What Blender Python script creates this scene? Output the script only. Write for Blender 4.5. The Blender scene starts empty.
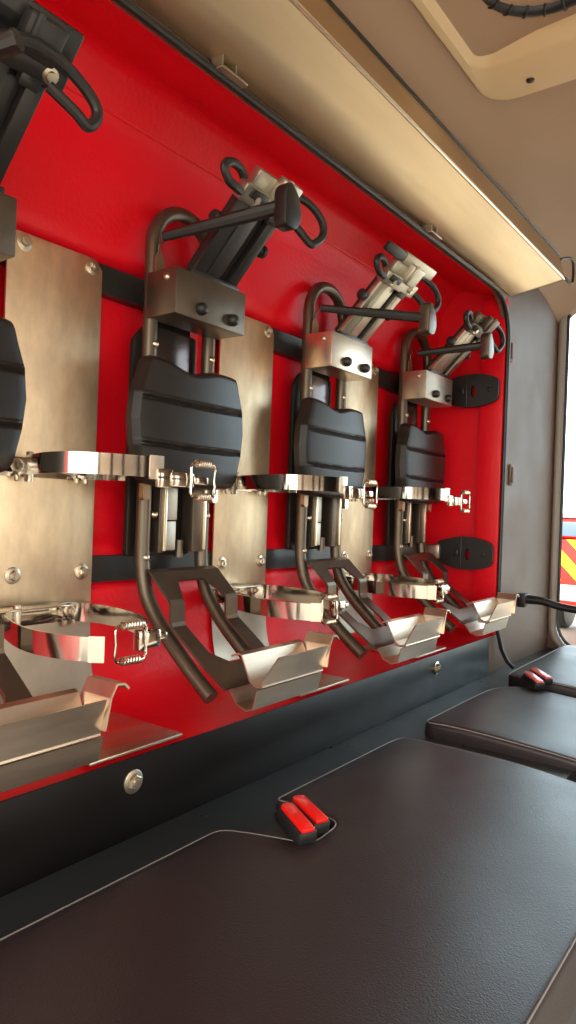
import bpy, bmesh, math, random
from mathutils import Vector, Matrix
from mathutils.geometry import delaunay_2d_cdt
random.seed(4)
SC = bpy.context.scene
COL = SC.collection
PI = math.pi

# ------------------------------------------------------------------ materials
def mat(name, col, rough=.5, metal=0., noise=None, bump=None, rvar=0., spec=.5, coat=0., scl=(1, 1, 1)):
    """noise=(scale, second colour, low, high); bump=(scale, strength, distance, kind)"""
    m = bpy.data.materials.new(name); m.use_nodes = True
    nt = m.node_tree; N = nt.nodes; L = nt.links
    b = N['Principled BSDF']
    b.inputs['Base Color'].default_value = (*col, 1)
    b.inputs['Roughness'].default_value = rough
    b.inputs['Metallic'].default_value = metal
    b.inputs['Specular IOR Level'].default_value = spec
    b.inputs['Coat Weight'].default_value = coat
    b.inputs['Coat Roughness'].default_value = .15
    if noise or bump or rvar:
        tc = N.new('ShaderNodeTexCoord'); mp = N.new('ShaderNodeMapping')
        mp.inputs['Scale'].default_value = scl
        L.new(tc.outputs['Object'], mp.inputs['Vector'])
    if noise:
        n = N.new('ShaderNodeTexNoise'); n.inputs['Scale'].default_value = noise[0]
        n.inputs['Detail'].default_value = 6; n.inputs['Roughness'].default_value = .6
        L.new(mp.outputs[0], n.inputs['Vector'])
        r = N.new('ShaderNodeValToRGB')
        r.color_ramp.elements[0].color = (*col, 1); r.color_ramp.elements[1].color = (*noise[1], 1)
        r.color_ramp.elements[0].position = noise[2]; r.color_ramp.elements[1].position = noise[3]
        L.new(n.outputs['Fac'], r.inputs[0]); L.new(r.outputs[0], b.inputs['Base Color'])
    if rvar:
        n2 = N.new('ShaderNodeTexNoise'); n2.inputs['Scale'].default_value = 9
        n2.inputs['Detail'].default_value = 5
        L.new(mp.outputs[0], n2.inputs['Vector'])
        mr = N.new('ShaderNodeMapRange')
        mr.inputs['From Min'].default_value = .3; mr.inputs['From Max'].default_value = .7
        mr.inputs['To Min'].default_value = max(.02, rough - rvar); mr.inputs['To Max'].default_value = rough + rvar
        L.new(n2.outputs['Fac'], mr.inputs['Value']); L.new(mr.outputs[0], b.inputs['Roughness'])
    if bump:
        if bump[3] == 'cell':
            t = N.new('ShaderNodeTexVoronoi'); t.inputs['Scale'].default_value = bump[0]; out = t.outputs['Distance']
        else:
            t = N.new('ShaderNodeTexNoise'); t.inputs['Scale'].default_value = bump[0]
            t.inputs['Detail'].default_value = 4; out = t.outputs['Fac']
        L.new(mp.outputs[0], t.inputs['Vector'])
        bp = N.new('ShaderNodeBump'); bp.inputs['Strength'].default_value = bump[1]
        bp.inputs['Distance'].default_value = bump[2]
        L.new(out, bp.inputs['Height']); L.new(bp.outputs[0], b.inputs['Normal'])
    return m

M = {}
M['red'] = mat('red_gelcoat', (.70, .003, .012), .40, bump=(130, .4, .0022, 'noise'), rvar=.05, spec=.35)
M['redwear'] = mat('worn_red_gelcoat', (.70, .004, .012), .4, noise=(60, (.75, .08, .06), .5, .8), bump=(130, .3, .002, 'noise'), spec=.35)
M['redgloss'] = mat('red_paint', (.70, .006, .012), .22, rvar=.05)
M['gun'] = mat('bronze_grey_powder_coat', (.115, .090, .064), .34, .65, rvar=.06)
M['gun2'] = mat('dark_bronze_steel', (.145, .115, .088), .36, .8, rvar=.07, noise=(14, (.11, .088, .066), .35, .7))
M['alu'] = mat('weathered_aluminium', (.93, .77, .55), .46, 1., noise=(22, (.72, .58, .40), .32, .72), rvar=.09, scl=(1.6, 1.6, .7))
M['alugrey'] = mat('dull_aluminium', (.52, .46, .38), .42, 1., noise=(22, (.42, .37, .30), .3, .75), rvar=.08)
M['tray'] = mat('brushed_tray_aluminium', (.72, .56, .36), .42, 1., noise=(7, (.60, .45, .28), .3, .75), rvar=.08, scl=(.3, 2, 2))
M['edge'] = mat('bright_cut_edge', (.9, .8, .62), .3, 1.)
M['stain'] = mat('stainless_channel', (.70, .58, .46), .36, 1., noise=(16, (.58, .47, .36), .35, .7), rvar=.08, scl=(.4, 3, 3))
M['chrome'] = mat('polished_stainless', (.50, .455, .39), .10, 1., rvar=.03)
M['zinc'] = mat('zinc_bolt', (.60, .53, .42), .3, 1., rvar=.08)
M['silver'] = mat('silver_casting', (.46, .43, .35), .34, .9, rvar=.08)
M['bronze'] = mat('bronze_tab', (.36, .23, .14), .38, .8, rvar=.06)
M['pad'] = mat('black_moulded_plastic', (.016, .013, .011), .36, bump=(420, .14, .0006, 'cell'), rvar=.05, spec=.32)
M['rubber'] = mat('black_rubber', (.012, .012, .012), .42, rvar=.08)
M['blackmet'] = mat('black_coated_metal', (.022, .021, .020), .33, .2, rvar=.06)
M['panel'] = mat('black_painted_sheet', (.006, .005, .005), .34, 0, noise=(5, (.009, .008, .008), .35, .7), rvar=.06, spec=.16)
M['base'] = mat('dark_grey_sheet', (.024, .027, .030), .32, .1, rvar=.05)
M['vinyl'] = mat('dark_brown_vinyl', (.018, .013, .015), .40, noise=(3, (.023, .017, .019), .35, .7), bump=(520, .28, .0008, 'cell'), rvar=.04)
M['pipe'] = mat('grey_piping', (.22, .20, .19), .5)
M['brown'] = mat('taupe_cab_lining', (.150, .098, .068), .55, bump=(260, .15, .001, 'noise'), rvar=.05, spec=.3)
M['beige'] = mat('beige_front_lining', (.62, .50, .37), .5, spec=.3)  # for the unseen front bulkhead, paled to bounce light
M['ceil'] = mat('taupe_headliner', (.36, .235, .15), .55, bump=(240, .12, .001, 'noise'), rvar=.05, spec=.3)
M['bezel'] = mat('beige_hatch_plastic', (.62, .45, .26), .42, bump=(300, .1, .001, 'noise'), rvar=.05)
M['btnred'] = mat('red_button', (.75, .01, .008), .22, coat=.5)
M['btnpink'] = mat('overexposed_red_button', (.72, .12, .13), .22, coat=.5)  # red button, its overexposure put into the colour as pink
M['frame'] = mat('grey_window_frame', (.30, .26, .23), .45)
M['floor'] = mat('worn_tread_plate_floor', (.52, .45, .38), .45, bump=(60, .3, .003, 'cell'))
M['ground'] = mat('concrete_yard', (.46, .42, .36), .8, noise=(1.5, (.40, .37, .32), .3, .7))
M['truckred'] = mat('fire_engine_red', (.62, .02, .015), .3)
M['yellow'] = mat('yellow_reflective', (.85, .55, .02), .35)
M['white'] = mat('white_paint', (.75, .75, .74), .35)
M['blue'] = mat('blue_grey_panel', (.16, .24, .40), .4)
M['lens'] = mat('dark_lens', (.05, .05, .055), .15)
M['darkmirror'] = mat('dark_polished_steel', (.10, .08, .08), .18, .9)
g = bpy.data.materials.new('window_glass'); g.use_nodes = True
_nt = g.node_tree; _nt.nodes.clear()
_o = _nt.nodes.new('ShaderNodeOutputMaterial'); _t = _nt.nodes.new('ShaderNodeBsdfTransparent')
_t.inputs[0].default_value = (.96, .98, .97, 1)
_g = _nt.nodes.new('ShaderNodeBsdfGlossy'); _g.inputs['Roughness'].default_value = .02
_f = _nt.nodes.new('ShaderNodeFresnel'); _f.inputs[0].default_value = 1.3
_m = _nt.nodes.new('ShaderNodeMixShader')
_nt.links.new(_f.outputs[0], _m.inputs[0]); _nt.links.new(_t.outputs[0], _m.inputs[1])
_nt.links.new(_g.outputs[0], _m.inputs[2]); _nt.links.new(_m.outputs[0], _o.inputs[0])
M['glass'] = g

# ------------------------------------------------------------------ mesh builder
class MB:
    def __init__(s): s.bm = bmesh.new()
    def box(s, x0, x1, y0, y1, z0, z1, bev=0., mtx=None, seg=2):
        t = bmesh.new()
        bmesh.ops.create_cube(t, size=1)
        for v in t.verts:
            v.co = Vector((x0 + (v.co.x + .5) * (x1 - x0), y0 + (v.co.y + .5) * (y1 - y0), z0 + (v.co.z + .5) * (z1 - z0)))
        if bev: bmesh.ops.bevel(t, geom=t.edges[:], offset=bev, segments=seg, affect='EDGES', profile=.5)
        s._add(t, mtx); return s
    def _add(s, t, mtx=None):
        if mtx: bmesh.ops.transform(t, matrix=mtx, verts=t.verts[:])
        bmesh.ops.recalc_face_normals(t, faces=t.faces[:])
        me = bpy.data.meshes.new('tmp'); t.to_mesh(me); t.free()
        s.bm.from_mesh(me); bpy.data.meshes.remove(me)
    def tube(s, pts, r, n=10, closed=False, smooth=0, caps=True):
        pts = [Vector(p) for p in pts]
        if smooth: pts = spline(pts, smooth, closed)
        rr = r if callable(r) else (lambda t: r)
        t = bmesh.new(); rings = []; K = len(pts); up = None
        for i, p in enumerate(pts):
            if closed: d = (pts[(i + 1) % K] - pts[i - 1])
            else: d = (pts[min(i + 1, K - 1)] - pts[max(i - 1, 0)])
            d.normalize()
            if up is None:
                a = Vector((0, 0, 1)) if abs(d.z) < .9 else Vector((1, 0, 0))
                up = (a - d * a.dot(d)).normalized()
            else: up = (up - d * up.dot(d)).normalized()
            w = d.cross(up); R = rr(i / max(1, K - 1))
            rings.append([t.verts.new(p + (up * math.cos(2 * PI * k / n) + w * math.sin(2 * PI * k / n)) * R) for k in range(n)])
        for i in range(K if closed else K - 1):
            A, B = rings[i], rings[(i + 1) % K]
            for k in range(n): t.faces.new((A[k], A[(k + 1) % n], B[(k + 1) % n], B[k]))
        if not closed and caps:
            t.faces.new(rings[0]); t.faces.new(rings[-1])
        s._add(t); return s
    def cyl(s, p, d, r, h, n=16, r2=None, bev=0.):
        d = Vector(d).normalized(); p = Vector(p); r2 = r if r2 is None else r2
        if bev: prof = [(0, r * .999), (h - bev, r2), (h - bev * .3, r2 - bev * .3), (h, r2 - bev)]
        else: prof = [(0, r), (h, r2)]
        return s.lathe(p, d, prof, n)
    def lathe(s, p, d, prof, n=20):
        d = Vector(d).normalized(); p = Vector(p)
        a = Vector((0, 0, 1)) if abs(d.z) < .9 else Vector((1, 0, 0))
        u = (a - d * a.dot(d)).normalized(); w = d.cross(u)
        t = bmesh.new(); rings = []
        for (h, r) in prof:
            rings.append([t.verts.new(p + d * h + (u * math.cos(2 * PI * k / n) + w * math.sin(2 * PI * k / n)) * r) for k in range(n)])
        for A, B in zip(rings, rings[1:]):
            for k in range(n): t.faces.new((A[k], A[(k + 1) % n], B[(k + 1) % n], B[k]))
        t.faces.new(rings[0]); t.faces.new(rings[-1])
        s._add(t); return s
    def prism(s, outline, fn, t0, t1, bev=0., seg=2):
        """outline of 2-D points, fn(a,b,t) -> 3-D point"""
        t = bmesh.new()
        A = [t.verts.new(fn(a, b, t0)) for a, b in outline]; B = [t.verts.new(fn(a, b, t1)) for a, b in outline]
        n = len(A)
        t.faces.new(A); t.faces.new(B[::-1])
        for i in range(n): t.faces.new((A[i], A[(i + 1) % n], B[(i + 1) % n], B[i]))
        bmesh.ops.recalc_face_normals(t, faces=t.faces[:])
        if bev: bmesh.ops.bevel(t, geom=t.edges[:], offset=bev, segments=seg, affect='EDGES', profile=.5)
        s._add(t); return s
    def sheet(s, path, fn, t0, t1, th, cols=1):
        """open polyline of 2-D points swept from t0 to t1 and thickened by th (offset to the left of the path)"""
        P = [Vector(p) for p in path]; Q = []
        for i, p in enumerate(P):
            a = (P[i] - P[i - 1]).normalized() if i else (P[1] - P[0]).normalized()
            b = (P[i + 1] - P[i]).normalized() if i < len(P) - 1 else a
            na = Vector((-a.y, a.x)); nb = Vector((-b.y, b.x)); m = (na + nb)
            m = m / max(.4, m.dot(na))
            Q.append(p + m * th)
        return s.prism([(p.x, p.y) for p in P] + [(q.x, q.y) for q in reversed(Q)], fn, t0, t1)
    def build(s, name, m, parent=None, origin=(0, 0, 0), smooth=True):
        o_ = Vector(origin)
        for v in s.bm.verts: v.co -= o_
        bmesh.ops.remove_doubles(s.bm, verts=s.bm.verts[:], dist=1e-6)
        if smooth:
            for f in s.bm.faces: f.smooth = True
            for e in s.bm.edges:
                if len(e.link_faces) == 2 and e.calc_face_angle(0) > .6: e.smooth = False
        me = bpy.data.meshes.new(name); s.bm.to_mesh(me); s.bm.free()
        o = bpy.data.objects.new(name, me); COL.objects.link(o)
        for q in (m if isinstance(m, (list, tuple)) else [m]): me.materials.append(q)
        if parent is not None: o.parent = parent
        else: o.location = o_
        return o

def spline(P, k, closed=False):
    out = []; n = len(P); R = range(n if closed else n - 1)
    g = lambda i: P[i % n] if closed else P[max(0, min(n - 1, i))]
    for i in R:
        a, b, c, d = g(i - 1), g(i), g(i + 1), g(i + 2)
        for j in range(k):
            t = j / k
            out.append(.5 * ((2 * b) + (c - a) * t + (2 * a - 5 * b + 4 * c - d) * t * t + (3 * b - a - 3 * c + d) * t ** 3))
    if not closed: out.append(P[-1].copy())
    return out

def tag(o, label, cat, group=None, kind=None):
    o['label'] = label; o['category'] = cat
    if group: o['group'] = group
    if kind: o['kind'] = kind
    return o
def struct(o): o['kind'] = 'structure'; return o
def empty(name, loc):
    o = bpy.data.objects.new(name, None); COL.objects.link(o); o.location = loc; o.empty_display_size = .05
    return o
XYZ = lambda a, b, t: (t, a, b)          # outline in (y,z) swept along x
XZ = lambda a, b, t: (a, t, b)           # outline in (x,z) swept along y
XY = lambda a, b, t: (a, b, t)           # outline in (x,y) swept along z

def hexbolt(mb, p, d=(0, -1, 0), r=.0065, wash=.010):
    r *= 1.2; wash *= 1.18
    p = Vector(p); d = Vector(d).normalized()
    mb.lathe(p, d, [(0, wash), (.0016, wash), (.0022, wash * .9)], 20)
    mb.lathe(p + d * .002, d, [(0, r), (.0048, r), (.0058, r * .85)], 6)
    mb.lathe(p + d * .0075, d, [(0, r * .5), (.003, r * .45)], 10)
def rivet(mb, p, d=(0, -1, 0), r=.004):
    mb.lathe(p, d, [(0, r), (r * .35, r * .95), (r * .75, r * .6), (r * .9, r * .15)], 12)

# ------------------------------------------------------------------ the cab shell
XL, XR, XW = -.7, 1.92, 2.41       # left end, right end of the red recess, cab side wall
prof = [(-.165, 1.612), (-.150, 1.613), (-.045, 1.648), (-.030, 1.652), (-.018, 1.650), (-.008, 1.643)]
wallp = [(.022, 1.606), (.029, 1.597), (.034, 1.585), (.038, 1.55), (.044, 1.44), (.046, 1.415), (.049, 1.400), (.057, 1.389),
         (.069, 1.384), (.076, 1.378), (.078, 1.36), (.078, .955), (.077, .945), (.070, .936), (.067, .925), (.067, .872), (.060, .866), (.056, .856), (.054, .84),
         (.050, .775), (.042, .735), (.030, .712), (.010, .695), (-.015, .684), (-.05, .679), (-.1, .677), (-.165, .675)]
def sweep(name, path, x0, x1, m, n=1):
    mb = MB(); rows = []
    for i in range(n + 1):
        x = x0 + (x1 - x0) * i / n
        rows.append([mb.bm.verts.new((x, y, z)) for y, z in path])
    for A, B in zip(rows, rows[1:]):
        for k in range(len(path) - 1): mb.bm.faces.new((A[k], A[k + 1], B[k + 1], B[k]))
    return mb
full = prof + wallp
mb = sweep('wall', full, XL, XR, None)
# closed end of the recess: the deep cheek, a step, and a front flange
inner = [p for p in full]
cheek = [mb.bm.verts.new((XR, y, z)) for y, z in full]
mb.bm.faces.new(cheek)
mb.box(XR - .018, XR + .004, -.166, -.100, .676, 1.612, .003)
wr = struct(mb.build('wall_rear', M['red']))
# pale wear line where the soffit turns into the wall
mb = MB(); mb.tube([(XL, .027, 1.6015), (.5, .027, 1.6015), (1.1, .027, 1.6015), (1.86, .027, 1.6015)], .0025, 8)
struct(mb.build('trim_1', M['redwear']))

# taupe rear lining round the recess: right side, above, and the rounded corner
mb = MB()
yb = -.165
mb.prism([(1.858, .50), (XW, .50), (XW, 1.80), (XL, 1.80), (XL, 1.612), (1.80, 1.612)] +
         [(1.80 + .12 * math.sin(a), 1.492 + .12 * math.cos(a)) for a in [PI / 2 * k / 8 for k in range(1, 9)]] + [(XR, .674), (1.858, .674)], XZ, yb, yb + .012)
struct(mb.build('wall_rear_lining', M['brown']))

# side wall with the rounded door window
WY0, WY1, WZ0, WZ1 = -.182, -1.40, .56, 1.775
def rrect(a0, a1, b0, b1, r, k=6):
    pts = []
    for (cx, cy, s) in ((a1 - r, b1 - r, 0), (a0 + r, b1 - r, 1), (a0 + r, b0 + r, 2), (a1 - r, b0 + r, 3)):
        for i in range(k + 1):
            a = PI / 2 * (s + i / k); pts.append((cx + r * math.cos(a), cy + r * math.sin(a)))
    return pts
def ring_panel(mb, outer, hole, fn, t0, t1):
    """flat panel between outline `outer` (4 corners, ccw from +a+b) and hole made by rrect (4*(k+1) points)"""
    t = bmesh.new(); k = len(hole) // 4
    for tt in (t0, t1):
        O = [t.verts.new(fn(a, b, tt)) for a, b in outer]; H = [t.verts.new(fn(a, b, tt)) for a, b in hole]
        for c in range(4):
            seg = H[c * k:(c + 1) * k]
            for i in range(k - 1): t.faces.new((O[c], seg[i], seg[i + 1]))
            t.faces.new((O[c], seg[-1], H[((c + 1) * k) % (4 * k)], O[(c + 1) % 4]))
    t.verts.ensure_lookup_table()
    n = len(outer) + len(hole); H0 = list(t.verts)[4:4 + len(hole)]; H1 = list(t.verts)[n + 4:n + 4 + len(hole)]
    for i in range(len(hole)):
        j = (i + 1) % len(hole); t.faces.new((H0[i], H0[j], H1[j], H1[i]))
    bmesh.ops.recalc_face_normals(t, faces=t.faces[:])
    mb._add(t)
YZ = lambda a, b, t: (t, a, b)
mb = MB()
ring_panel(mb, [(-.165, 1.82), (-1.9, 1.82), (-1.9, .10), (-.165, .10)], rrect(WY1, WY0, WZ0, WZ1, .10), YZ, XW, XW + .05)
struct(mb.build('wall_right', M['brown']))
mb = MB()
H = rrect(WY1 - .004, WY0 + .004, WZ0 - .004, WZ1 + .004, .10)
mb.tube([(XW - .004, a, b) for a, b in H], .012, 10, closed=True)
fr = struct(mb.build('window_1', M['frame']))
mb = MB(); mb.tube([(XW + .004, a, b) for a, b in rrect(WY1 + .012, WY0 - .012, WZ0 + .012, WZ1 - .012, .09)], .005, 8, closed=True)
mb.build('gasket', M['rubber'], fr)
mb = MB(); mb.prism(rrect(WY1, WY0, WZ0, WZ1, .10), YZ, XW + .024, XW + .028)
mb.build('pane', M['glass'], fr)
# ceiling: rolled down to the rear lining, with a shallow roof rib, and rolled down at the side
def ceil_z(y):
    P = [(-.150, 1.70), (-.19, 1.745), (-.24, 1.785), (-.30, 1.822), (-.36, 1.836), (-.45, 1.846), (-.8, 1.856), (-1.9, 1.85)]
    for (a, za), (b, zb) in zip(P, P[1:]):
        if b <= y <= a:
            t = (a - y) / (a - b); return za + (zb - za) * t
    return P[-1][1]
mb = MB(); rows = []
ys = [-.150, -.17, -.19, -.215, -.24, -.27, -.30, -.33, -.36, -.40, -.45, -.55, -.7, -.9, -1.2, -1.9]
xs = [XL + i * .09 for i in range(30)] + [1.98, 2.05, 2.12, 2.18, 2.24, 2.29, 2.33, 2.37, 2.40, 2.43]
for x in xs:
    row = []
    for y in ys:
        z = ceil_z(y)
        d = max(0, (x - 2.08) / .35)
        z -= .075 * d * d
        z -= .018 * math.exp(-((x - 1.56) / .16) ** 2) * math.exp(-((y + .30) / .10) ** 2)   # pressed boss beyond the hatch
        row.append(mb.bm.verts.new((x, y, z)))
    rows.append(row)
for A, B in zip(rows, rows[1:]):
    for k in range(len(ys) - 1): mb.bm.faces.new((A[k], A[k + 1], B[k + 1], B[k]))
ce = struct(mb.build('ceiling', M['ceil']))
md = ce.modifiers.new('thick', 'SOLIDIFY'); md.thickness = .012; md.offset = 1 if ce.data.polygons[0].normal.z > 0 else -1

# floor, unseen front bulkhead with bars shaped for reflections and light, yard outside
mb = MB(); mb.box(XL, XW + .05, -1.35, .08, .06, .10); struct(mb.build('floor', M['floor']))
mb = MB()
mb.box(XL, XW, -1.95, -1.90, 1.46, 1.86)
mb.box(XL, XW, -1.95, -1.90, 1.06, 1.24)
for x, w_ in ((-.7, .10), (-.10, .14), (.56, .10), (1.00, .16), (1.44, .97)): mb.box(x, x + w_, -1.95, -1.90, .10, 1.46)
struct(mb.build('wall_front_unseen', M['beige']))
mb = MB(); mb.box(-30, 40, -40, 40, -1.05, -1.0); struct(mb.build('ground', M['ground']))

# ------------------------------------------------------------------ roof hatch
HX, HY, HW = 1.350, -.318, 1.0        # its visible corner
O = (HX - .4, HY - .4, 1.84)
root = empty('roof_hatch', O)
tag(root, 'beige moulded roof hatch with dark gasket and ribbed round handwheel', 'roof hatch')
def rr_loop(ix, iy, r, z): return [(a, b, z) for a, b in rrect(HX - HW + ix, HX - ix, HY - HW + iy, HY - iy, r, 8)]
mb = MB()
loops = [rr_loop(0, 0, .06, 1.850), rr_loop(.001, .001, .06, 1.822), rr_loop(.006, .004, .056, 1.818), rr_loop(.112, .016, .04, 1.820), rr_loop(.122, .021, .036, 1.825),
         rr_loop(.142, .042, .022, 1.852), rr_loop(.148, .047, .018, 1.856), rr_loop(.156, .055, .014, 1.858), rr_loop(.157, .056, .014, 1.878)]
vs = [[mb.bm.verts.new(p) for p in l] for l in loops]
for A, B in zip(vs, vs[1:]):
    n = len(A)
    for i in range(n): mb.bm.faces.new((A[i], A[(i + 1) % n], B[(i + 1) % n], B[i]))
bmesh.ops.recalc_face_normals(mb.bm, faces=mb.bm.faces[:])
mb.build('bezel', M['bezel'], root, O)
mb = MB(); mb.tube(rr_loop(.162, .061, .014, 1.863), .0065, 10, closed=True); mb.build('gasket', M['rubber'], root, O)
mb = MB(); mb.prism([(a, b) for a, b, z in rr_loop(.164, .063, .014, 0)], XY, 1.868, 1.89); mb.build('lid', M['bezel'], root, O)
WX, WYc = 1.076, -.508
mb = MB()
mb.tube([(WX + .099 * math.cos(2 * PI * i / 64), WYc + .099 * math.sin(2 * PI * i / 64), 1.850) for i in range(64)], .0120, 12, closed=True)
for i in range(20):
    a = 2 * PI * i / 20
    mb.tube([(WX + (.099 + .0128 * math.cos(t)) * math.cos(a), WYc + (.099 + .0128 * math.cos(t)) * math.sin(a), 1.850 + .0128 * math.sin(t)) for t in [2 * PI * k / 10 for k in range(10)]], .0022, 6, closed=True)
hw = mb.build('handwheel', M['rubber'], root, O)
mb = MB(); mb.lathe((WX, WYc, 1.868), (0, 0, -1), [(0, .091), (.008, .089), (.014, .075), (.016, .02)], 40); mb.build('wheel_disc', M['alugrey'], hw, O)
mb = MB(); mb.lathe((HX - .048, HY - .095, 1.8190), (0, 0, -1), [(0, .0075), (.003, .0065), (.0045, .003)], 16); mb.build('screw', M['blackmet'], root, O)

# ------------------------------------------------------------------ overhead shelf
O = (.9, -.24, 1.62)
root = empty('overhead_shelf', O); tag(root, 'long brushed metal shelf tray under the ceiling above the red wall', 'shelf')
SX0, SX1 = -.6, 1.93
mb = MB()
mb.sheet([(-.168, 1.621), (-.308, 1.643), (-.312, 1.649), (-.296, 1.709)], XYZ, SX0, SX1, -.003)
mb.prism([(-.168, 1.621), (-.308, 1.643), (-.312, 1.649), (-.297, 1.705), (-.17, 1.685)], XYZ, SX1 - .003, SX1)
mb.build('tray', M['tray'], root, O)
mb = MB(); mb.tube([(SX0, -.3105, 1.6445), (SX1 + .001, -.3105, 1.6445), (SX1 + .001, -.17, 1.6215)], .0022, 8); mb.build('edge_strip', M['edge'], root, O)
mb = MB(); mb.tube([(SX0, -.297, 1.710), (SX1, -.297, 1.710)], .003, 8); mb.build('lip', M['blackmet'], root, O)
for x in (.705, 1.37):
    mb = MB(); mb.box(x, x + .056, -.190, -.165, 1.606, 1.610, .001); mb.box(x, x + .056, -.170, -.1655, 1.606, 1.622); mb.box(x, x + .003, -.190, -.165, 1.608, 1.623); mb.box(x + .03, x + .033, -.188, -.165, 1.608, 1.623)
    mb.build('bracket', M['alugrey'], root, O)
mb = MB(); mb.tube([(1.905, -.308, 1.69), (1.95, -.318, 1.705), (1.985, -.318, 1.70), (1.985, -.318, 1.655), (1.97, -.315, 1.645), (1.935, -.312, 1.648)], .0035, 8, smooth=5)
mb.build('wire_loop', M['rubber'], root, O)

# ------------------------------------------------------------------ black rubber seal round the recess
mb = MB()
arc = [(1.80 + .112 * math.sin(a), -.172, 1.496 + .112 * math.cos(a)) for a in [PI / 2 * k / 8 for k in range(0, 9)]]
mb.tube([(XL, -.172, 1.606), (.5, -.172, 1.606), (1.2, -.172, 1.607)] + arc + [(1.912, -.172, 1.2), (1.91, -.172, .80), (1.905, -.173, .69), (1.925, -.180, .635), (1.945, -.190, .60), (1.955, -.205, .582)], .0060, 10)
struct(mb.build('trim_2', M['rubber'], None, (1.91, -.172, .58)))

# ------------------------------------------------------------------ black kick panel and bench base
O = (.9, -.165, .572)
mb = MB(); mb.box(XL, 1.86, -.169, -.1655, .572, .676, .0008)
kp = mb.build('kick_panel', M['panel'], None, O); tag(kp, 'long black metal panel with bolts below the red ledge', 'panel')
for x in (.609, 1.524):
    mb = MB(); hexbolt(mb, (x, -.169, .645), r=.0085, wash=.013); mb.build('bolt', M['zinc'], kp, O)
mb = MB(); mb.box(XL, XW, -.545, -.164, .520, .572); mb.box(XL, XW, -.652, -.520, .10, .4955)
struct(mb.build('trim_3', M['base']))

# ------------------------------------------------------------------ bench cushions
def cushion(outline, z0, z1, name, label, r=.011):
    ctr = Vector((sum(p[0] for p in outline) / len(outline), sum(p[1] for p in outline) / len(outline), z0))
    root = empty(name, ctr); tag(root, label, 'seat cushion', 'black vinyl bench cushions')
    dense = []
    for i in range(len(outline)):
        a, b = Vector(outline[i - 1]), Vector(outline[i]); k = max(1, int((b - a).length / .02))
        dense += [tuple(a.lerp(b, j / k)) for j in range(1, k + 1)]
    outline = dense
    t = MB()
    n = len(outline)
    def inset(d):
        out = []
        for i in range(n):
            a, b, c = Vector(outline[i - 1]), Vector(outline[i]), Vector(outline[(i + 1) % n])
            e1 = (b - a).normalized(); e2 = (c - b).normalized()
            n1 = Vector((-e1.y, e1.x)); n2 = Vector((-e2.y, e2.x)); m = n1 + n2
            m = m / max(.5, m.dot(n1)); out.append(b + m * d)
        return out
    rings = []
    for d, z in [(0, z0), (0, z1 - r)] + [(r * (1 - math.cos(a)), z1 - r + r * math.sin(a)) for a in [PI / 2 * k / 5 for k in range(1, 6)]]:
        rings.append([t.bm.verts.new((p.x, p.y, z)) for p in inset(d)])
    for A, B in zip(rings, rings[1:]):
        for i in range(n): t.bm.faces.new((A[i], A[(i + 1) % n], B[(i + 1) % n], B[i]))
    t.bm.faces.new(rings[0][::-1])
    x0_, x1_ = min(p[0] for p in outline), max(p[0] for p in outline)
    top = inset(r); step = .018
    pts = [Vector((p.x, p.y)) for p in top]
    def inside(x, y):
        c = False
        for (a, b) in zip(top, top[1:] + top[:1]):
            if (a.y > y) != (b.y > y) and x < (b.x - a.x) * (y - a.y) / (b.y - a.y) + a.x: c = not c
        return c
    y = -.70
    while y < -.2:
        x = x0_
        while x < x1_:
            if inside(x, y) and min((Vector((x, y)) - p).length for p in pts[:n]) > .008: pts.append(Vector((x, y)))
            x += step
        y += step
    V2, _, F2, *_r = delaunay_2d_cdt(pts, [], [list(range(n))], 1, 1e-6)
    near = {}
    vs2 = []
    for q in V2:
        best = min(range(n), key=lambda i: (top[i].x - q.x) ** 2 + (top[i].y - q.y) ** 2)
        vs2.append(rings[-1][best] if (Vector((top[best].x, top[best].y)) - q).length < 1e-5 else t.bm.verts.new((q.x, q.y, z1)))
    for f in F2:
        try: t.bm.faces.new([vs2[i] for i in f])
        except ValueError: pass
    bmesh.ops.recalc_face_normals(t.bm, faces=t.bm.faces[:])
    def crown(x, y):
        return (-.036 * math.exp(-(y + .68) / .125) - .005 * math.exp(-max(0, -.26 - y) / .03)
                - .006 * math.exp(-(x1_ - x) / .05) + .0012 * math.sin(x * 17 + 1) * math.sin(y * 23))
    for v in t.bm.verts:
        if v.co.z > z0 + 1e-4: v.co.z += crown(v.co.x, v.co.y)
        elif v.co.y < -.662: v.co.z -= .075
    t.build('cover', M['vinyl'], root, ctr)
    p = MB(); p.tube([(q.x, q.y, z1 - .0021 + crown(q.x, q.y)) for q in inset(.0035)], 0.0012, 6, closed=True)
    p.build('piping', M['pipe'], root, ctr)
    return root
def rounded(poly, r, k=5):
    """round the corners of a ccw polygon; r may be a list"""
    out = []; n = len(poly)
    for i in range(n):
        R = r[i] if isinstance(r, (list, tuple)) else r
        a, b, c = Vector(poly[i - 1]), Vector(poly[i]), Vector(poly[(i + 1) % n])
        d1 = (a - b).normalized(); d2 = (c - b).normalized()
        R = min(R, .48 * (a - b).length, .48 * (c - b).length)
        p, q = b + d1 * R, b + d2 * R
        for j in range(k + 1):
            t = j / k; out.append(tuple(p * (1 - t) ** 2 + b * 2 * t * (1 - t) + q * t * t))
    return out
ZT = .60
c1 = rounded([(-.65, -.676), (1.20, -.676), (1.172, -.262), (.786, -.262), (.782, -.372), (.712, -.378), (.668, -.264), (-.65, -.258)],
             [.03, .03, .03, .012, .02, .02, .02, .03])
cushion(c1, .572, ZT, 'bench_cushion', 'largest and nearest black vinyl bench cushion with notch holding red buckles')
c2 = rounded([(1.262, -.692), (1.70, -.692), (1.70, -.31), (1.63, -.262), (1.258, -.260)], [.03, .03, .02, .04, .03])
cushion(c2, .572, ZT + .004, 'bench_cushion', 'black vinyl cushion in the middle of the bench, beyond the gap')
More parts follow.
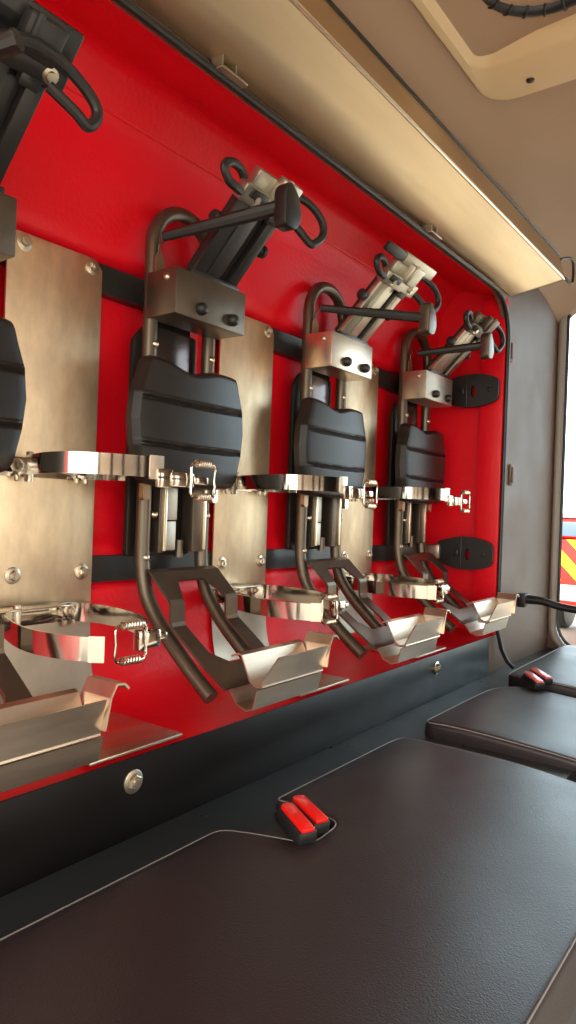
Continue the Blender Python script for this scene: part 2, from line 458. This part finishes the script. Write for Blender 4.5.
c3 = rounded([(1.735, -.692), (2.36, -.692), (2.36, -.243), (1.765, -.250), (1.735, -.31)], [.03, .03, .03, .03, .02])
cushion(c3, .572, ZT + .012, 'bench_cushion', 'far black vinyl cushion at the end of the bench under the window')

# ------------------------------------------------------------------ belt buckles
def buckle(loc, rz, tilt, m, label, group, rx=0):
    root = empty('seat_belt_buckle', loc); root.rotation_euler = (tilt, rx, rz)
    tag(root, label, 'seat belt buckle', group)
    b = MB(); b.box(-.0135, .0135, -.030, .030, -.010, .008, .004); b.box(-.009, .009, .02, .042, -.014, -.004, .002); b.build('housing', M['rubber'], root)
    b = MB()
    b.prism([(-.0095, -.0285), (.0095, -.0285), (.0095, .027), (.005, .0305), (-.005, .0305), (-.0095, .027)], XY, .006, .0120, .002); b.build('press_button', m, root)
    b = MB(); b.box(-.0105, .0105, -.0308, -.029, -.004, .004, .0008); b.build('slot', M['blackmet'], root)
G = 'red seat belt buckles in the near cushion notch'
buckle((.714, -.354, .609), math.radians(-24), math.radians(10), M['btnred'], 'left of the two red seat belt buckles in the near cushion notch', G)
buckle((.747, -.350, .608), math.radians(-20), math.radians(10), M['btnred'], 'right of the two red seat belt buckles in the near cushion notch', G)
G = 'pink seat belt buckles between the far cushions'
buckle((1.690, -.342, .616), math.radians(-42), math.radians(10), M['btnpink'], 'left of two pinkish seat belt buckles between the far cushions', G)
buckle((1.735, -.345, .618), math.radians(-34), math.radians(10), M['btnpink'], 'right of two pinkish seat belt buckles between the far cushions', G)

# ------------------------------------------------------------------ horizontal black rails on the red wall
for z0, z1, lab in ((1.334, 1.379, 'upper black metal rail across the red wall behind the plates'), (.874, .916, 'lower black metal rail across the red wall behind the plates')):
    mb = MB()
    mb.sheet([(.0785, z1), (.056, z1), (.0555, z0), (.0785, z0)], XYZ, XL + .02, 1.90, .003)
    mb.box(XL + .02, 1.90, .058, .0595, z0 + .003, z1 - .003)
    o = mb.build('support_rail', M['blackmet'], None, (.6, .067, (z0 + z1) / 2)); tag(o, lab, 'rail', 'black rails on the red wall')

# black rubber end straps on the recess cheek
for zc, zt, lab in ((1.355, 1, 'upper black rubber strap end beside the last bracket box'), (.897, 0, 'lower black rubber strap end level with the lower black rail')):
    xb = XR - .018
    O = (xb - .012, -.07, zc)
    root = empty('strap_end', O); tag(root, lab, 'rubber strap', 'black rubber strap ends on the red cheek')
    out = rounded([(-.160, zc - .026), (-.145, zc - .037), (-.105, zc - .046), (-.055, zc - .046), (.0, zc - .030), (.004, zc + .030), (-.055, zc + .046), (-.105, zc + .046), (-.145, zc + .037), (-.160, zc + .026)], .012, 3)
    mb = MB()
    hole = [(-.088 + .0075 * math.cos(2 * PI * k / 16), zc - .003 + .017 * math.sin(2 * PI * k / 16)) for k in range(16)]
    t = bmesh.new()
    for xx in (xb - .022, xb - .010):
        lo = [t.verts.new((xx, a, b)) for a, b in out]; li = [t.verts.new((xx, a, b)) for a, b in hole]
        ed = [t.edges.new((l[i], l[(i + 1) % len(l)])) for l in (lo, li) for i in range(len(l))]
        bmesh.ops.triangle_fill(t, use_beauty=True, edges=ed)
    t.verts.ensure_lookup_table(); nl = len(out); nh = len(hole); V = list(t.verts)
    for base, n_ in ((0, nl), (nl, nh)):
        for i in range(n_):
            j = (i + 1) % n_
            t.faces.new((V[base + i], V[base + j], V[base + j + nl + nh], V[base + i + nl + nh]))
    mb._add(t)
    mb.build('rubber_pad', M['rubber'], root, O)
    mb = MB(); mb.box(xb - .026, xb - .021, -.072, -.066, zc - .044, zc + .044, .002); mb.box(xb - .028, xb - .020, -.064, -.050, zc - .010, zc + .010, .003)
    mb.build('rib', M['rubber'], root, O)
    mb = MB(); rivet(mb, (xb - .022, -.135, zc), (-1, 0, 0), .006); mb.build('stud', M['blackmet'], root, O)
    mb = MB(); mb.box(xb - .030, xb - .006, -.006, .052, zc - .020, zc + .020, .003); mb.build('bracket', M['stain'], root, O)

# ------------------------------------------------------------------ breathing apparatus brackets
DARK_LOOP = [(-.055, -.170, 1.445), (-.039, -.180, 1.455), (-.018, -.184, 1.469), (.016, -.182, 1.483), (.052, -.180, 1.484), (.082, -.180, 1.473), (.101, -.180, 1.459), (.104, -.180, 1.445), (.092, -.180, 1.430), (.074, -.180, 1.438), (.045, -.172, 1.455)]
def bracket(xc, label, look):
    O = (xc, .015, .70)
    root = empty('breathing_apparatus_bracket', O); tag(root, label, 'breathing apparatus bracket', 'breathing apparatus brackets')
    X = lambda d: xc + d
    black = look in ('black', 'dark')
    metal = M['blackmet'] if black else M['silver'] if look == 'bar' else M['alugrey']
    # bent tube frame with a loop on top
    yt = .015
    def leg(s):
        return [(X(s * .069), -.148, .716), (X(s * .069), -.110, .744), (X(s * .069), -.071, .776), (X(s * .069), -.040, .803), (X(s * .069), -.014, .832),
                (X(s * .069), .003, .860), (X(s * .069), .012, .893), (X(s * .069), yt, .925), (X(s * .069), yt, .97)]
    pts = [Vector(p) for p in leg(-1)]
    pts = spline(pts, 4) + [Vector((X(-.069), yt, 1.2))]
    loop = [Vector((X(-.069 * math.cos(a)), yt, 1.425 + .069 * math.sin(a))) for a in [PI * k / 20 for k in range(21)]]
    right = spline([Vector(p) for p in leg(1)], 4); right.reverse()
    mb = MB(); mb.tube(pts + loop + [Vector((X(.069), yt, 1.2))] + right, .0122, 14)
    fr = mb.build('tube_frame', M['gun'], root, O)
    for (d, z) in ((-.066, 1.262), (.068, 1.262), (-.055, .985), (.070, .985), (-.069, .915)):
        mb = MB(); rivet(mb, (X(d), yt - .0095, z), (0, -1, 0), .0066); b_ = mb.build('bolt', M['zinc'], fr, O)
    # black back plate, and slider rails under the pad
    mb = MB(); mb.prism(rounded([(X(-.086), .915), (X(.058), .915), (X(.058), 1.30), (X(-.06), 1.30), (X(-.086), 1.27)], .008, 3), XZ, .034, .044, .001); mb.build('back_plate', M['pad'], root, O)
    mb = MB(); mb.box(X(-.047), X(.030), .022, .026, 1.20, 1.32, .001); mb.build('inner_plate', M['darkmirror'], root, O)
    mb = MB(); mb.box(X(-.036), X(.006), .014, .020, .976, 1.07, .001); mb.box(X(-.036), X(.002), .012, .018, .925, .974, .001); mb.build('slider', M['alugrey'], root, O)
    for (a, b) in ((-.046, -.034), (.032, .060)):
        mb = MB(); mb.box(X(a), X(b), .002, .03, .922, 1.06, .0015); r_ = mb.build('guide_rail', M['gun2'], root, O)
        e0 = b - .005
        mb = MB(); mb.box(X(e0 - .001), X(b + .001), -.003, .004, .925, 1.06, .0012); mb.build('wear_strip', M['edge'], r_, O)
    for d in (-.083, .078):
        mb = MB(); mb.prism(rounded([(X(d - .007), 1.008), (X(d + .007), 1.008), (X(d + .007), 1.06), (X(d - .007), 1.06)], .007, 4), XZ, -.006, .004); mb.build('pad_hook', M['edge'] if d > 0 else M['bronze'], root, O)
    mb = MB(); mb.cyl((X(.018), .02, .912), (0, 0, 1), .008, .03, 12); mb.build('stop_pin', M['gun2'], root, O)
    # folded box with two black knobs
    mb = MB(); mb.box(X(-.082), X(.084), -.056, .012, 1.301, 1.374, .0018)
    bx = mb.build('valve_box', M['gun2'] if black else M['stain'] if look == 'bar' else M['alugrey'], root, O)
    for d in (-.028, .048):
        mb = MB(); mb.lathe((X(d), -.055, 1.319), (0, -1, 0), [(0, .0095), (.004, .0105), (.010, .0095), (.014, .0065), (.0155, .002)], 18); mb.build('knob', M['rubber'], bx, O)
    mb = MB(); rivet(mb, (X(-.081), -.034, 1.360), (-1, 0, 0), .006); mb.build('rivet', M['zinc'], bx, O)
    mb = MB(); mb.prism(rounded([(X(-.079), 1.336), (X(-.059), 1.336), (X(-.059), 1.395), (X(-.070), 1.412), (X(-.079), 1.40)], .004, 3), XZ, -.0040, -.0012)
    hg = mb.build('hinge_tab', M['bronze'], root, O)
    for z in (1.352, 1.366): 
        mb = MB(); rivet(mb, (X(-.068), -.0040, z), (0, -1, 0), .0035); mb.build('rivet', M['zinc'], hg, O)
    mb = MB(); mb.tube([(X(-.070), -.002, 1.400), (X(-.074), -.006, 1.418), (X(-.064), -.008, 1.428), (X(-.060), -.006, 1.438)], .0018, 6, smooth=4); mb.build('wire_ring', M['gun'], hg, O)
    # sloping neck arm:  local frame  a = across, s = along (up and out), n = facing down and out
    S = Vector((0, -.707, .707)); Nn = Vector((0, -.707, -.707)); B = Vector((xc + .010, -.034, 1.386))
    K = Matrix(((1, S.x, Nn.x, B.x), (0, S.y, Nn.y, B.y), (0, S.z, Nn.z, B.z), (0, 0, 0, 1)))
    mb = MB(); mb.box(-.058, .058, -.030, .034, -.004, .004, .0015, Matrix.Translation((xc + .010, -.024, 1.378))); mb.build('foot_flange', M['blackmet'], root, O)
    mb = MB(); mb.box(-.050, .050, .0, .155, -.004, .006, .002, K); ar = mb.build('neck_arm', M['blackmet'], root, O)
    for a0, a1 in ((-.052, .008), (.030, .052)):
        mb = MB(); mb.box(a0, a1, .002, .150, .004, .018, .003, K)
        if a0 < -.04: mb.box(-.026, -.021, .012, .140, .017, .020, .001, K)
        mb.build('rail', metal, ar, O)
    for a, s in ((-.057, .095),) if look == 'dark' else ((-.057, .095), (.057, .080)):
        mb = MB(); mb.lathe(K @ Vector((a, s, .008)), Vector((1 if a > 0 else -1, 0, 0)), [(0, .005), (.003, .006), (.004, .011), (.010, .0115), (.014, .008), (.015, .003)], 14); mb.build('wing_knob', M['rubber'], ar, O)
    # clamp head
    mb = MB()
    mb.box(-.062, .066, .138, .166, .006, .026, .003, K)
    mb.box(-.040, .046, .150, .190, -.006, .012, .003, K)
    hm = M['blackmet'] if look == 'dark' else M['gun2'] if look == 'silver' else M['silver']
    if look == 'dark': mb.box(-.062, .070, .166, .205, .000, .012, .003, K)
    hd = mb.build('clamp_head', hm, root, O)
    mb = MB(); mb.box(-.002, .044, .158, .200, .010, .030, .004, K); mb.box(.004, .012, .160, .203, .028, .034, .002, K); mb.build('catch_block', hm, hd, O)
    mb = MB(); mb.box(-.048, -.010, .150, .164, .024, .031, .002, K); mb.build('catch_lever', M['blackmet'], hd, O)
    mb = MB(); mb.box(.015, .040, .128, .142, .016, .028, .002, K); mb.build('catch_lever', M['blackmet'], hd, O)
    for q in ((-.030, .152), (.045, .152)):
        mb = MB(); mb.lathe(K @ Vector((q[0], q[1], .025)), Nn, [(0, .0095), (.002, .0095), (.0025, .006), (.006, .0055)], 16); mb.build('pivot_bolt', M['zinc'], hd, O)
    if look == 'bar':
        mb = MB(); mb.box(-.030, .100, .188, .212, .000, .016, .003, K); mb.build('grip_bar', M['silver'], hd, O)
        mb = MB(); mb.box(-.100, -.026, .190, .210, .001, .015, .004, K); mb.build('grip', M['rubber'], hd, O)
    # two D-shaped rubber coated jaws
    L_ = [(-.050 + (a + .05) * .88, b, 1.489 + (c - 1.489) * .74 + .003) for a, b, c in [(-.044, -.155, 1.498), (-.056, -.158, 1.508), (-.080, -.162, 1.509), (-.100, -.164, 1.499), (-.106, -.165, 1.484), (-.092, -.163, 1.468), (-.070, -.160, 1.466), (-.046, -.152, 1.470)]]
    R_ = [(.062, -.152, 1.512), (.090, -.160, 1.519), (.124, -.165, 1.513), (.150, -.167, 1.496), (.151, -.167, 1.474), (.130, -.165, 1.455), (.118, -.163, 1.453), (.092, -.158, 1.468), (.060, -.150, 1.484)]
    if look == 'bar': R_ = [(a * 1.16, b, c) for a, b, c in R_]
    if look == 'dark': R_ = DARK_LOOP
    for P_ in (L_, R_):
        mb = MB(); mb.tube([(X(a), b, c) for a, b, c in P_], .0068, 10, smooth=6); mb.build('jaw', M['rubber'], root, O)
    # ribbed release strap from the tube to the black cap
    if black: a, b = Vector((X(-.103), -.045, 1.413)), Vector((X(-.020), -.218, 1.452))
    elif look == 'bar': a, b = Vector((X(-.091), -.030, 1.421)), Vector((X(.056), -.200, 1.413))
    else: a, b = Vector((X(-.083), -.030, 1.417)), Vector((X(-.010), -.185, 1.437))
    mb = MB(); nn = 60
    mb.tube([a.lerp(b, i / nn) for i in range(nn + 1)], lambda t: (.0070 + .0034 * min(1, t * 1.6)) * (1 + (.07 if int(t * nn) % 2 else 0)), 10)
    st = mb.build('release_strap', M['rubber'], root, O)
    mb = MB(); mb.prism(rounded([(b.x - .016, b.z - .034), (b.x + .012, b.z - .036), (b.x + .026, b.z - .016), (b.x + .020, b.z + .014), (b.x - .002, b.z + .034), (b.x - .016, b.z + .022)], .010, 4), XZ, b.y - .012, b.y + .012, .003)
    if look != 'dark': mb.build('strap_cap', M['rubber'] if black else M['gun2'], st, O)
    # moulded back pad with two grooves and a dipped top edge
    mb = MB(); nu, nv = 36, 110; z0, z1 = 1.030, 1.234
    def edge(t, s):
        P = [(0, .092), (.03, .104), (.08, .112), (.30, .124), (.50, .129), (.70, .125), (.86, .113), (.94, .108), (.98, .103), (1, .094)]
        for (a, wa), (b, wb) in zip(P, P[1:]):
            if a <= t <= b: return s * (wa + (wb - wa) * (t - a) / (b - a))
        return s * P[-1][1]
    def front(s, t, z):
        c = 1 - (2 * s - 1) ** 2
        y = -.024 - .010 * c
        for zg in (1.094, 1.166):
            d = (z - zg - .003 * (2 * s - 1) ** 2) / .0024
            if .05 < s < .97: y += .0048 * math.exp(-d * d) - .0022 * math.exp(-((d * .0024 - .0055) / .0024) ** 2)
        m_ = min(s, 1 - s) * .24; q = min(t, 1 - t) * .20; m_ = min(m_, q)
        if m_ < .010: y += .012 * (1 - math.sqrt(max(0, 1 - (1 - m_ / .010) ** 2)))
        return y
    grid = []
    for j in range(nv + 1):
        t = j / nv; row = []
        for i in range(nu + 1):
            s = i / nu
            s_ = s
            ztop = z1 + .004 - .015 * math.exp(-((s - .42) / .22) ** 2) - .004 * s
            zbot = z0 + .003 * (2 * s - 1) ** 2
            z = zbot + t * (ztop - zbot)
            x = edge(t, -1) + (edge(t, 1) - edge(t, -1)) * s_ + .004
            row.append(mb.bm.verts.new((X(x), front(s, t, z), z)))
        grid.append(row)
    for j in range(nv):
        for i in range(nu): mb.bm.faces.new((grid[j][i], grid[j][i + 1], grid[j + 1][i + 1], grid[j + 1][i]))
    rim = [grid[0][i] for i in range(nu + 1)] + [grid[j][nu] for j in range(1, nv + 1)] + [grid[nv][i] for i in range(nu - 1, -1, -1)] + [grid[j][0] for j in range(nv - 1, 0, -1)]
    back = [mb.bm.verts.new((xc + (v.co.x - xc) * .985, .003, v.co.z)) for v in rim]
    n = len(rim)
    for i in range(n): mb.bm.faces.new((rim[i], back[i], back[(i + 1) % n], rim[(i + 1) % n]))
    mb.bm.faces.new(back)
    bmesh.ops.recalc_face_normals(mb.bm, faces=mb.bm.faces[:])
    mb.build('backrest_pad', M['pad'], root, O)
    # bent foot plate with a window
    path = [(-.006, .895), (-.016, .891), (-.030, .878), (-.060, .852), (-.0635, .847), (-.0645, .818), (-.068, .811), (-.120, .775), (-.140, .760), (-.176, .733)]
    cols = [[-.076, -.076, .078, .078], [-.078, -.060, .062, .080], [-.078, -.032, .034, .080], [-.078, -.048, .050, .080], [-.078, -.048, .050, .080], [-.078, -.048, .050, .080],
            [-.078, -.048, .050, .080], [-.078, -.048, .050, .080], [-.078, -.020, .040, .080], [-.070, -.020, .040, .072]]
    mb = MB(); rows = []
    for (y, z), c in zip(path, cols): rows.append([mb.bm.verts.new((X(a), y, z)) for a in c])
    for k, (A, Bq) in enumerate(zip(rows, rows[1:])):
        for i in range(3):
            if i == 1 and 2 <= k <= 7: continue
            try: mb.bm.faces.new((A[i], A[i + 1], Bq[i + 1], Bq[i]))
            except ValueError: pass
    bmesh.ops.recalc_face_normals(mb.bm, faces=mb.bm.faces[:])
    fp = mb.build('foot_plate', M['gun2'], root, O, smooth=False)
    md = fp.modifiers.new('thick', 'SOLIDIFY'); md.thickness = .0045; md.offset = 0
    # two stacked stainless cylinder channels
    mb = MB()
    mb.sheet([(-.160, .737), (-.176, .733), (-.190, .714), (-.208, .708), (-.219, .712), (-.226, .740)], XYZ, X(-.060), X(.106), .0025)
    mb.build('lower_channel', M['stain'], root, O, smooth=False)
    mb = MB()
    mb.sheet([(-.176, .783), (-.190, .789), (-.197, .786), (-.214, .752), (-.224, .746), (-.238, .748)], XYZ, X(-.060), X(.094), .0025)
    fl = lambda a, b, t: (a, -.238 - (b - .748) * .22 + t, b)
    mb.prism([(X(-.062), .746), (X(.094), .746), (X(.094), .786), (X(-.034), .786), (X(-.062), .752)], fl, 0, .0026)
    mb.sheet([(X(.094), .752), (X(.101), .786), (X(.108), .799), (X(.118), .798), (X(.124), .792)], lambda a, b, t: (a, t, b), -.247, -.196, .0025)
    mb.box(X(-.03), X(.07), -.222, -.196, .736, .7475, .001)
    mb.build('upper_channel', M['stain'], root, O, smooth=False)
    return root
bracket(.405, 'nearest breathing apparatus bracket, cut off by the left edge of the photo', 'dark')
bracket(.844, 'breathing apparatus bracket with dark bronze box and black neck arm, nearest whole one', 'black')
bracket(1.287, 'bracket with bright box and silver neck arm carrying an upright black grip, third along', 'bar')
bracket(1.729, 'farthest and smallest breathing apparatus bracket, next to the red recess end', 'silver')

# ------------------------------------------------------------------ cylinder mounts: plate with two polished hoop clamps
def strip(mb, pts, z, h, th=.0022, smooth=6, dz=0.):
    P = spline([Vector((p[0], p[1], 0)) for p in pts], smooth)
    t = bmesh.new(); rows = []; n = len(P)
    for i, p in enumerate(P):
        d = (P[min(i + 1, n - 1)] - P[max(i - 1, 0)]).normalized(); w = Vector((-d.y, d.x, 0)) * th / 2
        zz = z + dz * i / (n - 1)
        rows.append([t.verts.new(p + w + Vector((0, 0, zz - h / 2))), t.verts.new(p + w + Vector((0, 0, zz + h / 2))), t.verts.new(p - w + Vector((0, 0, zz + h / 2))), t.verts.new(p - w + Vector((0, 0, zz - h / 2)))])
    for A, B in zip(rows, rows[1:]):
        for k in range(4): t.faces.new((A[k], A[(k + 1) % 4], B[(k + 1) % 4], B[k]))
    t.faces.new(rows[0]); t.faces.new(rows[-1])
    mb._add(t)
def clasp(parent, O, p, u, z, h=.030, back=False):
    """toggle latch at p pointing along u: a tapered plate, a wire frame and two coil springs"""
    p = Vector((p[0], p[1], z)); u = Vector((u[0], u[1], 0)).normalized(); w = Vector((u.y, -u.x, 0)); Zv = Vector((0, 0, 1))
    K = Matrix(((u.x, w.x, 0, p.x), (u.y, w.y, 0, p.y), (0, 0, 1, p.z), (0, 0, 0, 1)))
    mb = MB()
    if back:
        mb.box(.000, .030, -.002, .008, -.011, .012, .003, K); mb.box(.026, .042, .001, .006, -.004, .0065, .002, K); mb.box(-.006, .004, -.003, .009, -.013, .013, .002, K)
    else:
        mb.box(-.006, .018, -.002, .003, -.012, .012, .0012, K); mb.box(.014, .052, .000, .005, -.010, .009, .0018, K); mb.box(.050, .074, .004, .008, -.0055, .0055, .002, K)
    mb.build('latch', M['chrome'], parent, O)
    a0, a1 = (-.038, .002) if back else (.046, .082)
    f = lambda a, c, q=.008: K @ Vector((a, q, c))
    wire = MB(); hh = h * .72
    wire.tube([f(a0, -hh), f(a1, -hh), f(a1 + .002, 0), f(a1, hh), f(a0, hh), f(a0 - .002, 0)], .0018, 7, closed=True, smooth=3)
    wo = wire.build('wire_frame', M['chrome'], parent, O)
    for c in (-hh, hh):
        mb = MB(); T = 7
        mb.tube([f(a0 + .005 + (a1 - a0 - .010) * i / (T * 10), c + .0046 * math.sin(2 * PI * i / 10), .008 + .0046 * math.cos(2 * PI * i / 10)) for i in range(T * 10 + 1)], .0011, 5)
        mb.build('spring', M['zinc'], wo, O)
def mount(xc, label, dxu=0., dzu=0., dxl=0., dzl=0.):
    O = (xc, .052, .70)
    root = empty('cylinder_mount', O); tag(root, label, 'cylinder mount', 'metal cylinder mounts between the brackets')
    mb = MB()
    mb.prism([(xc - .084, .842), (xc + .0785, .842), (xc + .0785, 1.366), (xc + .064, 1.381), (xc - .070, 1.381), (xc - .084, 1.366)], XZ, .0505, .0545, .0006)
    pl = mb.build('backing_plate', M['alu'], root, O)
    for d in (-.059, .059):
        for z in (1.367, .893):
            mb = MB(); hexbolt(mb, (xc + d, .0505, z), r=.0062, wash=.0105); mb.build('bolt', M['zinc'], pl, O)
    mb = MB()
    mb.sheet([(.0480, .846), (.0455, .790), (.0415, .752), (.0350, .726), (.0260, .708)], XYZ, xc - .088, xc + .0745, -.0015)
    mb.build('lower_plate', M['alugrey'], root, O)
    for hi in (True, False):
        z = 1.048 if hi else .834
        x0 = xc + (dxu if hi else dxl - .012); z += (dzu if hi else dzl)
        mb = MB()
        mb.box(x0 - .100, x0 + .058, .044, .0475 if hi else .0470, z - .014, z + .014, .0006)
        if not hi:
            mb.box(x0 - .100, x0 + .020, .006, .0465, z + .0145, z + .0165, .0005)
            mb.box(x0 - .098, x0 - .052, .020, .023, z - .012, z + .0155, .0008)
        band = mb.build('hoop_clamp', M['chrome'], root, O)
        mb = MB(); hexbolt(mb, (x0 + (-.062 if hi else .046), .044, z + .002), r=.0055, wash=.0085); mb.build('bolt', M['zinc'], band, O)
        mb = MB(); mb.cyl((x0 - .056, .022, z - .021), (0, 0, 1), .0055, .042, 12, bev=.0015); mb.build('hinge_pin', M['zinc'], band, O)
        for d in (-.066, -.050, .034, .050):
            mb = MB(); mb.lathe((x0 + d, .038, z - .012), (0, 0, -1), [(0, .0038), (.006, .0040), (.009, .0025)], 10); mb.build('stud', M['zinc'], band, O)
        if hi:
            A = [(-.056, .026), (-.078, -.004), (-.098, -.055), (-.112, -.100), (-.112, -.145), (-.080, -.176), (-.045, -.189), (-.018, -.192)]
            Rr = [(.050, .036), (.066, .022), (.076, -.004), (.078, -.022)]
        else:
            A = [(-.056, .026), (-.086, .004), (-.104, -.035), (-.119, -.080), (-.126, -.125), (-.122, -.165), (-.112, -.195), (-.100, -.211)]
            Rr = [(.046, .040), (.060, .020), (.066, -.015), (.062, -.060), (.048, -.110), (.022, -.155), (-.004, -.180)]
        mb = MB(); strip(mb, [(x0 + a, b) for a, b in A], z, .026 if hi else .028); mb.build('band_arm', M['chrome'], band, O)
        mb = MB(); strip(mb, [(x0 + a, b) for a, b in Rr], z, .024 if hi else .028); mb.build('band_arm', M['chrome'], band, O)
        mb = MB()
        if hi:
            strip(mb, [(x0 - .028, -.1925), (x0 - .018, -.1935), (x0 - .006, -.1935)], z, .030)
            mb.build('end_cap', M['stain'], band, O)
            clasp(band, O, (x0 - .012, -.195), (1, -.10), z - .013)
        else:
            strip(mb, [(x0 - .108, -.203), (x0 - .100, -.2125), (x0 - .096, -.2165)], z, .030)
            mb.build('end_cap', M['stain'], band, O)
            clasp(band, O, (x0 - .022, -.190), (.95, -.05), z - .002, back=True)
    return root
mount(.6255, 'large metal plate with polished hoop clamps at left, nearest cylinder mount')
mount(1.0675, 'metal plate with polished hoop clamps between the two nearest whole brackets')
mount(1.5105, 'farthest metal plate with polished hoop clamps, beside the last bracket')

# metal rest pads on the red ledge
for i, (x0, lab) in enumerate(((.545, 'metal rest pad on the red ledge below the nearest plate'), (.987, 'metal rest pad on the red ledge below the second plate'), (1.430, 'metal rest pad on the red ledge below the farthest plate'))):
    mb = MB(); mb.box(x0, x0 + .157, -.163, -.008, .6795, .6840, .0008)
    tag(mb.build('rest_pad', M['stain'], None, (x0 + .078, -.085, .6795)), lab, 'rest pad', 'metal rest pads on the red ledge')

# ------------------------------------------------------------------ small things on the taupe wall
for x, z, lab in ((1.945, 1.470, 'upper small brown clip on the taupe wall beside the seal'), (1.985, 1.124, 'lower small brown clip on the taupe wall beside the seal')):
    mb = MB(); mb.box(x - .014, x + .014, -.171, -.165, z - .030, z + .030, .0025); mb.box(x - .006, x + .010, -.175, -.170, z - .022, z + .022, .002)
    tag(mb.build('wall_clip', M['brown'], None, (x, -.166, z)), lab, 'clip', 'brown clips on the taupe wall')
O = (2.1, -.166, .757)
root = empty('pull_handle', O); tag(root, 'black lever handle reaching out from the taupe wall below the window', 'handle')
mb = MB(); mb.box(2.083, 2.128, -.190, -.1655, .737, .777, .004); mb.box(2.094, 2.117, -.193, -.188, .746, .768, .002); mb.build('mount_block', M['rubber'], root, O)
mb = MB(); mb.tube([(2.105, -.19, .760), (2.105, -.235, .759), (2.105, -.29, .748), (2.105, -.36, .744), (2.105, -.45, .748)], lambda t: .014 - .003 * math.sin(PI * t), 12, smooth=5); mb.build('lever', M['rubber'], root, O)

# ------------------------------------------------------------------ fire engine parked outside the window
O = (10.0, 1.5, -1.0)
root = empty('fire_engine', O); tag(root, 'red fire engine with yellow chevrons parked outside the window', 'fire engine')
mb = MB(); mb.box(9.2, 14.5, .55, 2.95, -.14, .75, .05); mb.box(9.6, 14.5, .60, 2.90, .75, 1.03, .06); mb.build('body', M['truckred'], root, O)
mb = MB(); mb.box(9.16, 9.20, .62, 2.88, .80, .98, .01); mb.build('rear_shutter', M['blue'], root, O)
mb = MB()
for k in range(-4, 9):
    y = .55 + k * .36
    q = [(y, .24), (y + .18, .24), (y + .18 + .5, .76), (y + .5, .76)]
    q = [(min(2.90, max(.60, a)), b) for a, b in q]
    if q[1][0] - q[0][0] > .01 or q[2][0] - q[3][0] > .01:
        try: mb.prism(q, YZ, 9.185, 9.198)
        except ValueError: pass
mb.build('chevron_panel', M['yellow'], root, O)
mb = MB(); mb.box(9.02, 9.24, .50, 3.0, .0, .19, .03); mb.build('bumper', M['white'], root, O)
mb = MB(); mb.box(9.6, 9.9, .9, 2.3, 1.03, 1.10, .02); mb.build('light_bar', M['white'], root, O)
for x in (10.2, 13.6):
    for y in (.62, 2.62):
        mb = MB(); mb.lathe((x, y, -.475), (0, 1, 0), [(0, .36), (.02, .49), (.05, .52), (.22, .52), (.26, .47), (.27, .1)], 28); mb.build('wheel', M['rubber'], root, O)

# ------------------------------------------------------------------ light
w = bpy.data.worlds.new('World'); SC.world = w; w.use_nodes = True
nt = w.node_tree; N = nt.nodes; L = nt.links
bg = N['Background']
tc = N.new('ShaderNodeTexCoord'); sp = N.new('ShaderNodeSeparateXYZ'); L.new(tc.outputs['Generated'], sp.inputs[0])
# hazy bright sky: warm towards the cab front and cooler beyond the side window
mr = N.new('ShaderNodeMapRange'); mr.inputs['From Min'].default_value = .35; mr.inputs['From Max'].default_value = .9
L.new(sp.outputs['X'], mr.inputs['Value'])
mx = N.new('ShaderNodeMixRGB'); mx.inputs[1].default_value = (1.0, .94, .84, 1); mx.inputs[2].default_value = (.76, .93, 1.04, 1)
L.new(mr.outputs[0], mx.inputs[0]); L.new(mx.outputs[0], bg.inputs['Color'])
bg.inputs['Strength'].default_value = 5.0

# ------------------------------------------------------------------ camera
ex, ey, ez = [(0.5962107132474077, -0.802016510566191, 0.0360874242395894), (0.019491504086934484, -0.030476627401515254, -0.9993454139839029), (0.8025913447561258, 0.5965238402289216, -0.0025379836669430548)]
cam = bpy.data.cameras.new('Camera'); co = bpy.data.objects.new('Camera', cam); COL.objects.link(co)
co.matrix_world = Matrix(((ex[0], -ey[0], -ez[0], 0), (ex[1], -ey[1], -ez[1], -.854), (ex[2], -ey[2], -ez[2], 1.0), (0, 0, 0, 1)))
cam.sensor_fit = 'VERTICAL'; cam.sensor_height = 36; cam.sensor_width = 36; cam.lens = 700 / 1024 * 36
cam.clip_start = .02; cam.clip_end = 200
SC.camera = co
vs_ = SC.view_settings; vs_.view_transform = 'Standard'; vs_.look = 'None'; vs_.gamma = 1; vs_.use_curve_mapping = False
vs_.exposure = .05
